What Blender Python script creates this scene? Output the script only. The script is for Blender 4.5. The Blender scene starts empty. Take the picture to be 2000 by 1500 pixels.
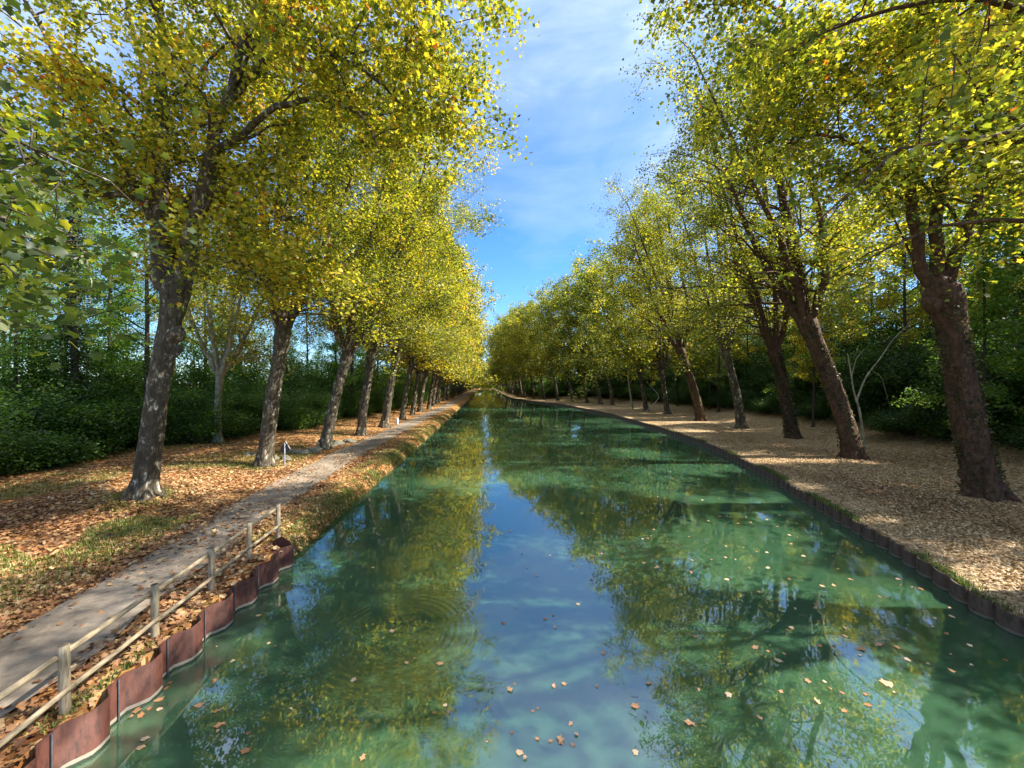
import bpy, math, random
import numpy as np
from mathutils import Vector, Matrix

random.seed(7)
RNG = np.random.default_rng(7)
R = math.radians
C = bpy.context.scene.collection
scene = bpy.context.scene
CAM_Z = 5.65
YAW = R(4.2)
BANK = 0.65
BR = 0.43          # the right bank lies lower
SUN_EL = R(45)

# ------------------------------------------------------------------ helpers
def P(px, py, z=BANK):
    """point of the place seen at photo pixel (px,py) when it lies at height z"""
    d = (CAM_Z - z) * 750.0 / (py - 750.0)
    return PD(px, d) + (z,)

def PD(px, d):
    u = (px - 1000) / 750.0
    return (d * (math.sin(YAW) + u * math.cos(YAW)), d * (math.cos(YAW) - u * math.sin(YAW)))

def PZ(px, py, d):
    x, y = PD(px, d)
    return (x, y, CAM_Z + (750 - py) / 750.0 * d)

def mesh_from(name, V, T, mats=(), tint=None, smooth=False):
    V = np.asarray(V, dtype=np.float32); T = np.asarray(T, dtype=np.int32)
    k = T.shape[1]
    me = bpy.data.meshes.new(name)
    me.vertices.add(len(V)); me.vertices.foreach_set('co', V.ravel())
    me.loops.add(T.size); me.loops.foreach_set('vertex_index', T.ravel())
    me.polygons.add(len(T)); me.polygons.foreach_set('loop_start', np.arange(len(T), dtype=np.int32) * k)
    if tint is not None:
        a = me.attributes.new('tint', 'FLOAT', 'POINT')
        a.data.foreach_set('value', np.asarray(tint, dtype=np.float32))
    if smooth:
        me.polygons.foreach_set('use_smooth', np.ones(len(T), dtype=bool))
    me.update(calc_edges=True)
    for m in mats: me.materials.append(m)
    return me

def obj(name, me, parent=None, loc=None):
    o = bpy.data.objects.new(name, me); C.objects.link(o); o.color = (.5, .5, .5, 1)
    if parent is not None: o.parent = parent
    if loc is not None: o.location = loc
    return o

def tag(o, label=None, cat=None, group=None, kind=None):
    if label: o['label'] = label
    if cat: o['category'] = cat
    if group: o['group'] = group
    if kind: o['kind'] = kind
    return o

def empty(name, loc, rz=0):
    o = bpy.data.objects.new(name, None); C.objects.link(o)
    o.location = loc; o.rotation_euler = (0, 0, rz); o.empty_display_size = .3
    return o

class Tubes:
    """collects quads of tapered tubes / boxes"""
    def __init__(s): s.V = []; s.F = []; s.n = 0
    def tube(s, pts, rad, sides=8, rough=0.0, rng=RNG, cap=True, squash=None):
        pts = np.asarray(pts, float); rad = np.asarray(rad, float)
        n = len(pts)
        tan = np.gradient(pts, axis=0); tan /= (np.linalg.norm(tan, axis=1)[:, None] + 1e-9)
        ref = np.array([1.0, 0.13, 0.07]) if abs(tan[0][0]) < .8 else np.array([.1, 1.0, .05])
        a = np.cross(tan, ref); a /= (np.linalg.norm(a, axis=1)[:, None] + 1e-9)
        b = np.cross(tan, a)
        th = np.linspace(0, 2 * math.pi, sides, endpoint=False)
        rr = rad[:, None] * np.ones((n, sides))
        if rough > 0:
            rr = rr * (1 + rough * rng.normal(size=(n, sides)) * .6)
            ph = rng.uniform(0, 6.28, 3)
            zz = np.arange(n)[:, None]
            rr = rr * (1 + rough * 1.2 * np.sin(3 * th[None, :] + ph[0] + zz * .12) + rough * np.sin(5 * th[None, :] + ph[1] - zz * .2))
        ring = pts[:, None, :] + rr[..., None] * (np.cos(th)[None, :, None] * a[:, None, :] + np.sin(th)[None, :, None] * b[:, None, :])
        s.V.append(ring.reshape(-1, 3))
        i = np.arange(n - 1)[:, None] * sides; j = np.arange(sides)[None, :]; j2 = (j + 1) % sides
        q = np.stack([i + j, i + j2, i + sides + j2, i + sides + j], -1).reshape(-1, 4) + s.n
        s.F.append(q); s.n += n * sides
        if cap:
            s.V.append(pts[[-1]]); c = s.n; s.n += 1
            base = c - sides
            jj = np.arange(sides)
            s.F.append(np.stack([base + jj, base + (jj + 1) % sides, np.full(sides, c), np.full(sides, c)], -1))
    def quads(s, V, F):
        s.V.append(np.asarray(V, float)); s.F.append(np.asarray(F) + s.n); s.n += len(V)
    def mesh(s, name, mats, smooth=True):
        V = np.concatenate(s.V); F = np.concatenate(s.F)
        dg = F[:, 2] == F[:, 3]
        Q = F[~dg]; T = F[dg][:, :3]
        me = bpy.data.meshes.new(name)
        me.vertices.add(len(V)); me.vertices.foreach_set('co', V.astype(np.float32).ravel())
        li = np.concatenate([Q.ravel(), T.ravel()]).astype(np.int32)
        me.loops.add(len(li)); me.loops.foreach_set('vertex_index', li)
        ls = np.concatenate([np.arange(len(Q)) * 4, len(Q) * 4 + np.arange(len(T)) * 3]).astype(np.int32)
        me.polygons.add(len(ls)); me.polygons.foreach_set('loop_start', ls)
        if smooth: me.polygons.foreach_set('use_smooth', np.ones(len(ls), dtype=bool))
        me.update(calc_edges=True)
        for m in mats: me.materials.append(m)
        return me

def norm(v): 
    v = np.asarray(v, float); return v / (np.linalg.norm(v, axis=-1, keepdims=True) + 1e-9)

# leaf templates: x across, y along
LV_HI = np.array([(0, .04), (.38, .02), (.33, .27), (.56, .52), (.29, .62), (0, 1.0), (-.29, .62), (-.56, .52), (-.33, .27), (-.38, .02)])
LT_HI = np.array([(0, 1, 2), (0, 2, 4), (2, 3, 4), (0, 4, 5), (0, 5, 6), (6, 7, 8), (0, 6, 8), (0, 8, 9)])
LV_LO = np.array([(0, 0), (.46, .42), (0, 1.0), (-.46, .42)])
LT_LO = np.array([(0, 1, 2), (0, 2, 3)])

def leaves(pos, size, rng, hi=True, up=.45, fold=.25, flat=None):
    """leaf meshes at pos: V, T"""
    n = len(pos)
    tv, tt = (LV_HI, LT_HI) if hi else (LV_LO, LT_LO)
    nrm = rng.normal(size=(n, 3)); nrm = norm(nrm) ; nrm[:, 2] = np.abs(nrm[:, 2]) + up; nrm = norm(nrm)
    if flat is not None:
        nrm = norm(np.stack([rng.normal(0, flat, n), rng.normal(0, flat, n), np.ones(n)], -1))
    d = rng.normal(size=(n, 3)); d[:, 2] -= (.5 if flat is None else 0)
    d = norm(d - (d * nrm).sum(1)[:, None] * nrm)
    s = np.cross(nrm, d)
    sz = size * rng.uniform(.65, 1.25, n)
    x = tv[:, 0][None, :] * sz[:, None] * rng.uniform(.75, 1.1, n)[:, None]; y = tv[:, 1][None, :] * sz[:, None]
    f = (rng.uniform(-1, 1.6, n) * fold)[:, None]
    z = -np.abs(x) * f - (y ** 2) / sz[:, None] * f * .6
    V = pos[:, None, :] + x[..., None] * s[:, None, :] + y[..., None] * d[:, None, :] + z[..., None] * nrm[:, None, :]
    T = (tt[None, :, :] + (np.arange(n) * len(tv))[:, None, None]).reshape(-1, 3)
    return V.reshape(-1, 3), T, len(tv)

# ------------------------------------------------------------------ materials
def new_mat(name):
    m = bpy.data.materials.new(name); m.use_nodes = True
    nt = m.node_tree; nt.nodes.clear()
    out = nt.nodes.new('ShaderNodeOutputMaterial')
    return m, nt, out

def N(nt, typ, **kw):
    n = nt.nodes.new(typ)
    for k, v in kw.items():
        if k in n.inputs.keys() if hasattr(n.inputs, 'keys') else False:
            n.inputs[k].default_value = v
        else:
            setattr(n, k, v)
    return n

def ramp(nt, fac, stops, interp='LINEAR'):
    r = nt.nodes.new('ShaderNodeValToRGB'); r.color_ramp.interpolation = interp
    el = r.color_ramp.elements
    while len(el) < len(stops): el.new(.5)
    for e, (p, c) in zip(el, stops):
        e.position = p; e.color = (c[0], c[1], c[2], 1)
    nt.links.new(fac, r.inputs[0]); return r.outputs[0]

def noise(nt, vec, scale, detail=4, rough=.55, dist=0):
    n = nt.nodes.new('ShaderNodeTexNoise'); n.inputs['Scale'].default_value = scale
    n.inputs['Detail'].default_value = detail; n.inputs['Roughness'].default_value = rough
    n.inputs['Distortion'].default_value = dist
    if vec is not None: nt.links.new(vec, n.inputs['Vector'])
    return n.outputs['Fac']

def mapping(nt, vec, scale=(1, 1, 1), loc=(0, 0, 0)):
    m = nt.nodes.new('ShaderNodeMapping'); m.inputs['Scale'].default_value = scale
    m.inputs['Location'].default_value = loc
    nt.links.new(vec, m.inputs['Vector']); return m.outputs[0]

def mixc(nt, fac, a, b, blend='MIX'):
    m = nt.nodes.new('ShaderNodeMix'); m.data_type = 'RGBA'; m.blend_type = blend
    for s, v in ((m.inputs['Factor'], fac), (m.inputs['A'], a), (m.inputs['B'], b)):
        pass
    fi = m.inputs[0]; ai = m.inputs[6]; bi = m.inputs[7]
    for s, v in ((fi, fac), (ai, a), (bi, b)):
        if hasattr(v, 'links') or hasattr(v, 'is_output'): nt.links.new(v, s)
        elif isinstance(v, (int, float)): s.default_value = v
        else: s.default_value = (v[0], v[1], v[2], 1)
    return m.outputs[2]

def math_(nt, op, a, b=None, clamp=False):
    m = nt.nodes.new('ShaderNodeMath'); m.operation = op; m.use_clamp = clamp
    for i, v in enumerate((a, b)):
        if v is None: continue
        if isinstance(v, (int, float)): m.inputs[i].default_value = v
        else: nt.links.new(v, m.inputs[i])
    return m.outputs[0]

def bump(nt, h, strength, dist=.05):
    b = nt.nodes.new('ShaderNodeBump'); b.inputs['Strength'].default_value = strength
    b.inputs['Distance'].default_value = dist
    nt.links.new(h, b.inputs['Height']); return b.outputs[0]

def principled(nt, out, col=None, rough=.8, normal=None, spec=.3):
    p = nt.nodes.new('ShaderNodeBsdfPrincipled')
    p.inputs['Roughness'].default_value = rough
    p.inputs['Specular IOR Level'].default_value = spec
    if col is not None:
        if isinstance(col, tuple): p.inputs['Base Color'].default_value = (*col, 1)
        else: nt.links.new(col, p.inputs['Base Color'])
    if normal is not None: nt.links.new(normal, p.inputs['Normal'])
    nt.links.new(p.outputs[0], out.inputs[0])
    return p

def geo_pos(nt):
    return nt.nodes.new('ShaderNodeNewGeometry').outputs['Position']
def obj_co(nt):
    return nt.nodes.new('ShaderNodeTexCoord').outputs['Object']

def leaf_material(name, stops, trans=.48, tboost=1.6):
    m, nt, out = new_mat(name)
    at = nt.nodes.new('ShaderNodeAttribute'); at.attribute_name = 'tint'
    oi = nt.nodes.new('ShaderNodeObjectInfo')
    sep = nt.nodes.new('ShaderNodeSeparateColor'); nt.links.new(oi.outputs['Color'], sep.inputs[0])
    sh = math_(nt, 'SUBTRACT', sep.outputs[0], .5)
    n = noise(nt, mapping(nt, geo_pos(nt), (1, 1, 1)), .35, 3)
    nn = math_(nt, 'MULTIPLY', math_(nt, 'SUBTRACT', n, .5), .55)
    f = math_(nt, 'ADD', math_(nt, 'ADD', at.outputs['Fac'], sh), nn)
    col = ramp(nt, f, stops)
    d = nt.nodes.new('ShaderNodeBsdfDiffuse'); nt.links.new(col, d.inputs[0])
    t = nt.nodes.new('ShaderNodeBsdfTranslucent')
    tc = mixc(nt, 1.0, col, (tboost, tboost, tboost * .6), 'MULTIPLY')
    nt.links.new(tc, t.inputs[0])
    mx = nt.nodes.new('ShaderNodeMixShader'); mx.inputs[0].default_value = trans
    nt.links.new(d.outputs[0], mx.inputs[1]); nt.links.new(t.outputs[0], mx.inputs[2])
    g = nt.nodes.new('ShaderNodeBsdfGlossy'); g.inputs['Roughness'].default_value = .5
    g.inputs['Color'].default_value = (1, 1, 1, 1)
    m2 = nt.nodes.new('ShaderNodeMixShader'); m2.inputs[0].default_value = .03
    nt.links.new(mx.outputs[0], m2.inputs[1]); nt.links.new(g.outputs[0], m2.inputs[2])
    nt.links.new(m2.outputs[0], out.inputs[0])
    return m

M = {}
M['plane_leaf'] = leaf_material('plane_leaf', [
    (.0, (.03, .055, .010)), (.3, (.085, .115, .014)), (.5, (.25, .27, .022)), (.72, (.54, .465, .038)),
    (.9, (.62, .40, .035)), (.97, (.45, .13, .02)), (1., (.33, .08, .015))])
M['wood_leaf'] = leaf_material('wood_leaf', [
    (.0, (.025, .06, .012)), (.4, (.07, .15, .02)), (.7, (.16, .28, .03)), (1., (.36, .42, .05))])
M['ivy_leaf'] = leaf_material('ivy_leaf', [
    (.0, (.02, .035, .012)), (.5, (.05, .06, .02)), (.8, (.10, .08, .03)), (1., (.2, .16, .06))], trans=.2)

def bark_material(name, dark, mid, pale, amount=.5):
    m, nt, out = new_mat(name)
    co = obj_co(nt)
    n1 = noise(nt, mapping(nt, co, (2.6, 2.6, 1.3)), 1.6, 6, .6, .4)
    n2 = noise(nt, mapping(nt, co, (9, 9, 3.2)), 1.5, 5, .65)
    v = nt.nodes.new('ShaderNodeTexVoronoi'); v.inputs['Scale'].default_value = 7
    nt.links.new(mapping(nt, co, (1, 1, .45)), v.inputs['Vector'])
    f = math_(nt, 'ADD', math_(nt, 'MULTIPLY', n1, .65), math_(nt, 'MULTIPLY', n2, .35))
    c = ramp(nt, f, [(.36, dark), (.47, mid), (.52 + .1 * (1 - amount), mid), (.60 + .08 * (1 - amount), pale), (.8, pale)])
    c = mixc(nt, math_(nt, 'MULTIPLY', math_(nt, 'GREATER_THAN', v.outputs['Distance'], .52), .45), c, dark)
    h = math_(nt, 'ADD', math_(nt, 'MULTIPLY', n2, .7), math_(nt, 'MULTIPLY', v.outputs['Distance'], .5))
    principled(nt, out, c, .85, bump(nt, h, .9, .05), .2)
    return m
M['bark'] = bark_material('plane_bark', (.04, .031, .020), (.105, .085, .058), (.55, .50, .38), .8)
M['bark_red'] = bark_material('brown_bark', (.035, .020, .013), (.115, .062, .038), (.26, .17, .11), .25)
M['bark_dark'] = bark_material('wood_bark', (.03, .025, .018), (.08, .065, .048), (.2, .17, .13), .3)
M['bark_pale'] = bark_material('pale_bark', (.16, .14, .09), (.36, .33, .24), (.62, .58, .46), .8)

# ground: leaf litter, earth, grass
def ground_material():
    m, nt, out = new_mat('litter_ground')
    pos = geo_pos(nt)
    sx = nt.nodes.new('ShaderNodeSeparateXYZ'); nt.links.new(pos, sx.inputs[0])
    v = nt.nodes.new('ShaderNodeTexVoronoi'); v.inputs['Scale'].default_value = 9; v.inputs['Randomness'].default_value = 1
    nt.links.new(mapping(nt, pos, (1, 1, 0)), v.inputs['Vector'])
    sc = nt.nodes.new('ShaderNodeSeparateColor'); nt.links.new(v.outputs['Color'], sc.inputs[0])
    litter_l = ramp(nt, sc.outputs[0], [(0, (.07, .028, .012)), (.3, (.20, .075, .025)), (.6, (.34, .15, .05)), (.85, (.46, .26, .10)), (1, (.5, .38, .2))])
    litter_r = ramp(nt, sc.outputs[0], [(0, (.14, .09, .05)), (.3, (.27, .18, .10)), (.6, (.38, .27, .15)), (1, (.5, .38, .23))])
    right = math_(nt, 'GREATER_THAN', sx.outputs[0], 4)
    lit = mixc(nt, right, litter_l, litter_r)
    n1 = noise(nt, pos, .45, 5, .6)
    n2 = noise(nt, pos, 3.5, 5, .7)
    n3 = noise(nt, pos, 30, 3, .7)
    earth = ramp(nt, n2, [(.3, (.12, .08, .045)), (.7, (.33, .24, .14))])
    grass = ramp(nt, n3, [(.3, (.045, .07, .012)), (.6, (.14, .16, .03)), (.8, (.28, .25, .08))])
    ge = math_(nt, 'MULTIPLY', math_(nt, 'SUBTRACT', math_(nt, 'ADD', n1, math_(nt, 'MULTIPLY', n2, .3)), .70), 6, True)
    c = mixc(nt, math_(nt, 'MULTIPLY', ge, .75), lit, mixc(nt, right, grass, earth))
    e2 = math_(nt, 'MULTIPLY', math_(nt, 'SUBTRACT', n2, .55), 6, True)
    c = mixc(nt, math_(nt, 'MULTIPLY', e2, .5), c, earth)
    h = math_(nt, 'ADD', math_(nt, 'MULTIPLY', v.outputs['Distance'], .8), n3)
    principled(nt, out, c, .95, bump(nt, h, .8, .05), .1)
    return m
M['ground'] = ground_material()

def path_material():
    m, nt, out = new_mat('towpath_surface')
    pos = geo_pos(nt)
    n1 = noise(nt, pos, .7, 4); n2 = noise(nt, pos, 60, 3, .8); n3 = noise(nt, pos, 8, 4)
    f = math_(nt, 'ADD', math_(nt, 'MULTIPLY', n1, .5), math_(nt, 'ADD', math_(nt, 'MULTIPLY', n2, .25), math_(nt, 'MULTIPLY', n3, .25)))
    c = ramp(nt, f, [(.35, (.12, .092, .066)), (.5, (.22, .175, .13)), (.65, (.33, .27, .205))])
    principled(nt, out, c, .9, bump(nt, n2, .4, .01), .2)
    return m
M['path'] = path_material()

def water_material():
    m, nt, out = new_mat('canal_water')
    pos = geo_pos(nt)
    p = nt.nodes.new('ShaderNodeBsdfPrincipled')
    n0 = noise(nt, mapping(nt, pos, (1, .6, 1)), .15, 3)
    c = ramp(nt, n0, [(.3, (.026, .072, .035)), (.7, (.054, .122, .064))])
    nt.links.new(c, p.inputs['Base Color'])
    p.inputs['Roughness'].default_value = .012
    p.inputs['IOR'].default_value = 2.7
    p.inputs['Subsurface Weight'].default_value = 1.0; p.inputs['Subsurface Radius'].default_value = (.35, .7, .5); p.inputs['Subsurface Scale'].default_value = .6
    # fine ripples + ring ripples round a few centres
    r1 = noise(nt, mapping(nt, pos, (1, 1, 1)), 1.3, 2, .5)
    r2 = noise(nt, mapping(nt, pos, (1, 2.2, 1)), 6, 2, .5)
    patch = math_(nt, 'MULTIPLY', math_(nt, 'SUBTRACT', noise(nt, mapping(nt, pos, (.5, 1.2, 1)), .25, 2), .48), 5, True)
    h = math_(nt, 'ADD', math_(nt, 'MULTIPLY', r1, .0022), math_(nt, 'MULTIPLY', math_(nt, 'MULTIPLY', r2, patch), .0008))
    for (px, py, rad, fr, amp) in ((775, 1235, 1.9, 38, .0007), (905, 1195, .8, 50, .0003), (1085, 1330, 1.7, 34, .00022)):
        cx, cy, _ = P(px, py, 0)
        vm = nt.nodes.new('ShaderNodeVectorMath'); vm.operation = 'DISTANCE'
        nt.links.new(pos, vm.inputs[0]); vm.inputs[1].default_value = (cx, cy, 0)
        d = vm.outputs['Value']
        env = math_(nt, 'MULTIPLY', math_(nt, 'SUBTRACT', 1.0, math_(nt, 'DIVIDE', math_(nt, 'ABSOLUTE', math_(nt, 'SUBTRACT', d, rad * .75)), rad * .35)), 1.0, True)
        w = math_(nt, 'MULTIPLY', math_(nt, 'SINE', math_(nt, 'MULTIPLY', d, fr)), env)
        h = math_(nt, 'ADD', h, math_(nt, 'MULTIPLY', w, amp))
    b = nt.nodes.new('ShaderNodeBump'); b.inputs['Strength'].default_value = 1; b.inputs['Distance'].default_value = 1.0
    nt.links.new(h, b.inputs['Height']); nt.links.new(b.outputs[0], p.inputs['Normal'])
    nt.links.new(p.outputs[0], out.inputs[0])
    return m
M['water'] = water_material()

def simple_mat(name, stops, scale=6, rough=.8, stretch=(1, 1, 1), bstr=.4, spec=.3, bd=.01):
    m, nt, out = new_mat(name)
    n = noise(nt, mapping(nt, obj_co(nt), stretch), scale, 6, .65)
    principled(nt, out, ramp(nt, n, stops), rough, bump(nt, n, bstr, bd), spec)
    return m
M['timber'] = simple_mat('fence_timber', [(.3, (.15, .105, .065)), (.5, (.34, .26, .165)), (.72, (.54, .44, .30))], 5, .8, (6, 6, .8))
M['rail_timber'] = simple_mat('rail_timber', [(.3, (.14, .10, .06)), (.5, (.32, .245, .155)), (.72, (.50, .41, .28))], 5, .8, (6, .8, 6))
M['endgrain'] = simple_mat('post_top', [(.3, (.05, .04, .03)), (.7, (.14, .11, .08))], 20, .9)
M['rock'] = simple_mat('mossy_rock', [(.3, (.05, .055, .025)), (.5, (.14, .13, .09)), (.7, (.30, .28, .23))], 3, .9, bstr=.8, bd=.05)
M['metal_dark'] = simple_mat('dark_metal', [(.3, (.03, .035, .04)), (.7, (.07, .075, .085))], 10, .5)
M['metal_grey'] = simple_mat('grey_metal', [(.3, (.25, .27, .3)), (.7, (.42, .44, .48))], 10, .5)
M['white'] = simple_mat('white_paint', [(.3, (.6, .58, .54)), (.7, (.8, .79, .75))], 10, .6)
M['canvas'] = simple_mat('dark_canvas', [(.3, (.02, .022, .03)), (.7, (.04, .045, .06))], 10, .7)

def pile_mat(name, dark, mid, band, band_z, red=True):
    m, nt, out = new_mat(name)
    pos = geo_pos(nt)
    sx = nt.nodes.new('ShaderNodeSeparateXYZ'); nt.links.new(pos, sx.inputs[0])
    n = noise(nt, mapping(nt, pos, (3, 3, 1.2)), 3, 6, .7)
    n2 = noise(nt, pos, 5, 4, .6)
    c = ramp(nt, n, [(.36, dark), (.50, mid), (.75, tuple(min(1, x * 1.35) for x in mid))])
    zz = math_(nt, 'ADD', sx.outputs[2], math_(nt, 'MULTIPLY', math_(nt, 'SUBTRACT', n2, .5), .05))
    under = math_(nt, 'LESS_THAN', zz, band_z)
    c = mixc(nt, under, c, band)
    scum = math_(nt, 'LESS_THAN', zz, .035)
    c = mixc(nt, scum, c, (.02, .03, .015))
    principled(nt, out, c, .65, bump(nt, n, .4, .02), .3)
    return m
M['pile_red'] = pile_mat('red_sheet_pile', (.045, .018, .013), (.10, .034, .022), (.24, .21, .16), .095)
M['pile_brown'] = pile_mat('brown_sheet_pile', (.018, .013, .009), (.055, .036, .024), (.09, .08, .065), .09)
M['litter_leaf'] = leaf_material('litter_leaf', [
    (0, (.07, .028, .014)), (.25, (.18, .075, .032)), (.5, (.32, .155, .062)), (.75, (.47, .29, .13)), (1, (.60, .46, .26))], trans=.12)
M['tan_leaf'] = leaf_material('tan_leaf', [
    (0, (.11, .055, .028)), (.3, (.28, .165, .08)), (.6, (.46, .31, .16)), (1, (.66, .52, .32))], trans=.12)
M['float_leaf'] = leaf_material('float_leaf', [
    (0, (.22, .08, .035)), (.4, (.40, .19, .085)), (.8, (.52, .34, .20)), (1, (.62, .47, .30))], trans=.1)
M['grass'] = leaf_material('grass_blade', [
    (0, (.03, .05, .01)), (.4, (.09, .13, .02)), (.7, (.22, .24, .04)), (1, (.45, .38, .14))], trans=.35)

# ------------------------------------------------------------------ terrain
right_px = [(2000, 1208), (1910, 1163), (1829, 1109), (1742, 1055), (1658, 1010), (1610, 983), (1550, 950), (1500, 920), (1400, 873),
            (1340, 850), (1280, 832), (1190, 807), (1100, 789.5), (1045, 783.5), (1000, 777.5), (976, 767.5), (964, 761)]
RE = sorted([P(a, b, BR)[:2] for a, b in right_px], key=lambda q: q[1])
RY = np.array([-60, -10, 2] + [q[1] for q in RE] + [900]); RX = np.array([9.5, 9.7, 10.6] + [q[0] for q in RE] + [RE[-1][0]])
def xr(y): return np.interp(y, RY, RX)
def xl(y): return np.interp(y, [-60, 14, 27, 40, 90, 400], [-6.05, -6.05, -5.85, -5.7, -5.5, -5.4])
def path_edges(y):
    l = np.interp(y, [-60, 7, 12, 20, 30, 60, 90, 400], [-9.2, -9.2, -9.8, -10.75, -10.9, -10.2, -9.4, -9.0])
    r = np.interp(y, [-60, 7, 12, 20, 30, 60, 90, 400], [-7.15, -7.2, -7.7, -8.25, -8.5, -8.0, -7.2, -6.9])
    return l, r

def snoise(x, y, seed=0, octaves=4, scale=1.0):
    """cheap smooth noise from sines"""
    r = np.random.default_rng(seed); v = 0; a = 1.0; s = scale
    for _ in range(octaves):
        for k in range(3):
            th = r.uniform(0, 6.28); ph = r.uniform(0, 6.28)
            v = v + a * np.sin((np.cos(th) * x + np.sin(th) * y) * s + ph) / 3
        a *= .55; s *= 2.03
    return v

ROW_R_Y = np.array([-60, 0, 17, 26, 36, 44, 52, 65, 91, 113, 139, 156, 400, 900])
ROW_R_X = np.array([19, 20.5, 23.0, 26.2, 29.5, 30.5, 30.8, 32, 31, 26.5, 17.5, 14.8, 14.3, 14.3])
def rowx_r(y): return np.interp(y, ROW_R_Y, ROW_R_X)

def ground_z(x, y):
    x = np.asarray(x, float); y = np.asarray(y, float)
    L = xl(y); Rr = xr(y)
    z = np.full(np.broadcast(x, y).shape, BANK)
    dl = L - x          # metres left of the left water edge
    pl, pr = path_edges(y)
    nz = snoise(x, y, 3, 4, .35)
    nf = snoise(x, y, 5, 3, 2.0)
    bankn = .10 * snoise(x * .5, y, 9, 3, 1.1)
    wall = (y < 12.4)
    zl = np.where(dl < 0, -1.4 + 0 * x, BANK)
    prof = np.interp(dl, [-.6, -.1, .05, .3, .6, 1.0], [-1.4, -.5, -.12, .28, .5, .60])
    zl = np.where(dl < 1.0, prof + np.where(dl > .05, bankn * .8, 0), zl)
    zl = np.where(wall & (dl > .12), BANK - .04, np.where(wall & (dl <= .12), -1.4, zl))
    off = np.clip((pl - .6 - x) / 3.0, 0, 1)
    zl = zl + off * (.16 * nz + .04 * nf + .12)
    zl = zl + np.clip((-13.0 - x) / 6, 0, 1) * .25
    rise = np.clip((x - (rowx_r(y) + 2.2)) / 11, 0, 1)
    zr = np.where(x < Rr + .05, -1.4, BR + .02 * nf)
    zr = zr + rise * 2.6 + np.clip((x - Rr - 6) / 3, 0, 1) * .06 * nz + rise * .25 * nz
    z = np.where(x < 2, zl, zr)
    end = np.clip((y - 428) / 4, 0, 1)
    return np.where((x > L - .8) & (x < Rr + .5), z * (1 - end) + BANK * end, z)

def build_ground():
    ys = np.concatenate([np.arange(-25, 60, .4), np.arange(60, 120, 1.0), np.arange(120, 420, 5), np.arange(420, 440, 1.5), [445, 500, 600, 900, 1500, 3000]])
    offl = np.concatenate([[-.6, -.1, 0.05, .15, .3, .45, .6, .8, 1.0], np.arange(1.3, 26, .35), np.arange(26, 60, 2), [70, 100, 200, 500, 1600]])
    offr = np.concatenate([[-.1, .04, .08, .3], np.arange(.6, 36, .45), np.arange(37, 70, 2), [80, 110, 200, 500, 1600]])
    Y = ys[:, None]
    XL = xl(ys)[:, None] - offl[None, ::-1]
    XR = xr(ys)[:, None] + offr[None, :]
    X = np.concatenate([XL, XR], 1); YY = np.broadcast_to(Y, X.shape)
    Z = ground_z(X, YY)
    V = np.stack([X, YY, Z], -1).reshape(-1, 3)
    n, k = X.shape
    i = np.arange(n - 1)[:, None] * k; j = np.arange(k - 1)[None, :]
    F = np.stack([i + j, i + j + 1, i + k + j + 1, i + k + j], -1).reshape(-1, 4)
    o = obj('ground', mesh_from('ground', V, F, [M['ground']], smooth=True)); tag(o, kind='structure')
build_ground()

def build_path():
    ys = np.concatenate([np.arange(-10, 60, .3), np.arange(60, 130, 1.0), np.arange(130, 425, 5)])
    l, r = path_edges(ys)
    l = l + .10 * snoise(ys, 0 * ys, 21, 4, 1.3); r = r + .12 * snoise(ys, 0 * ys, 22, 4, 1.5)
    k = 7; t = np.linspace(0, 1, k)[None, :]
    X = l[:, None] * (1 - t) + r[:, None] * t; YY = np.broadcast_to(ys[:, None], X.shape)
    Z = np.maximum(ground_z(X, YY), BANK) + .012 + .015 * (1 - (2 * t - 1) ** 2)
    V = np.stack([X, YY, Z], -1).reshape(-1, 3); n = len(ys)
    i = np.arange(n - 1)[:, None] * k; j = np.arange(k - 1)[None, :]
    F = np.stack([i + j, i + j + 1, i + k + j + 1, i + k + j], -1).reshape(-1, 4)
    tag(obj('path', mesh_from('path', V, F, [M['path']], smooth=True)), kind='structure')
build_path()

V = [(-7, -25, 0), (34, -25, 0), (34, 431.5, 0), (-7, 431.5, 0)]
tag(obj('water', mesh_from('water', V, [(0, 1, 2, 3)], [M['water']])), kind='structure')

# ------------------------------------------------------------------ sheet pile walls
def wall_mesh(name, line, normals_out, z0, z1, mat, thick=.05):
    line = np.asarray(line); n = len(line)
    nx = np.asarray(normals_out)
    inner = line + nx * thick
    V = []
    for a in (line, inner):
        for z in (z0, z1):
            V.append(np.column_stack([a, np.full(n, z)]))
    V = np.concatenate(V)   # order: line z0, line z1, inner z0, inner z1
    F = []
    for q in range(n - 1):
        F.append((q, q + 1, n + q + 1, n + q))
        F.append((n + q, n + q + 1, 3 * n + q + 1, 3 * n + q))
        F.append((3 * n + q, 3 * n + q + 1, 2 * n + q + 1, 2 * n + q))
    F.append((0, n, 3 * n, 2 * n)); F.append((n - 1, 3 * n - 1 - n, 4 * n - 1, 3 * n - 1))
    return mesh_from(name, V, F, [mat])

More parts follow.
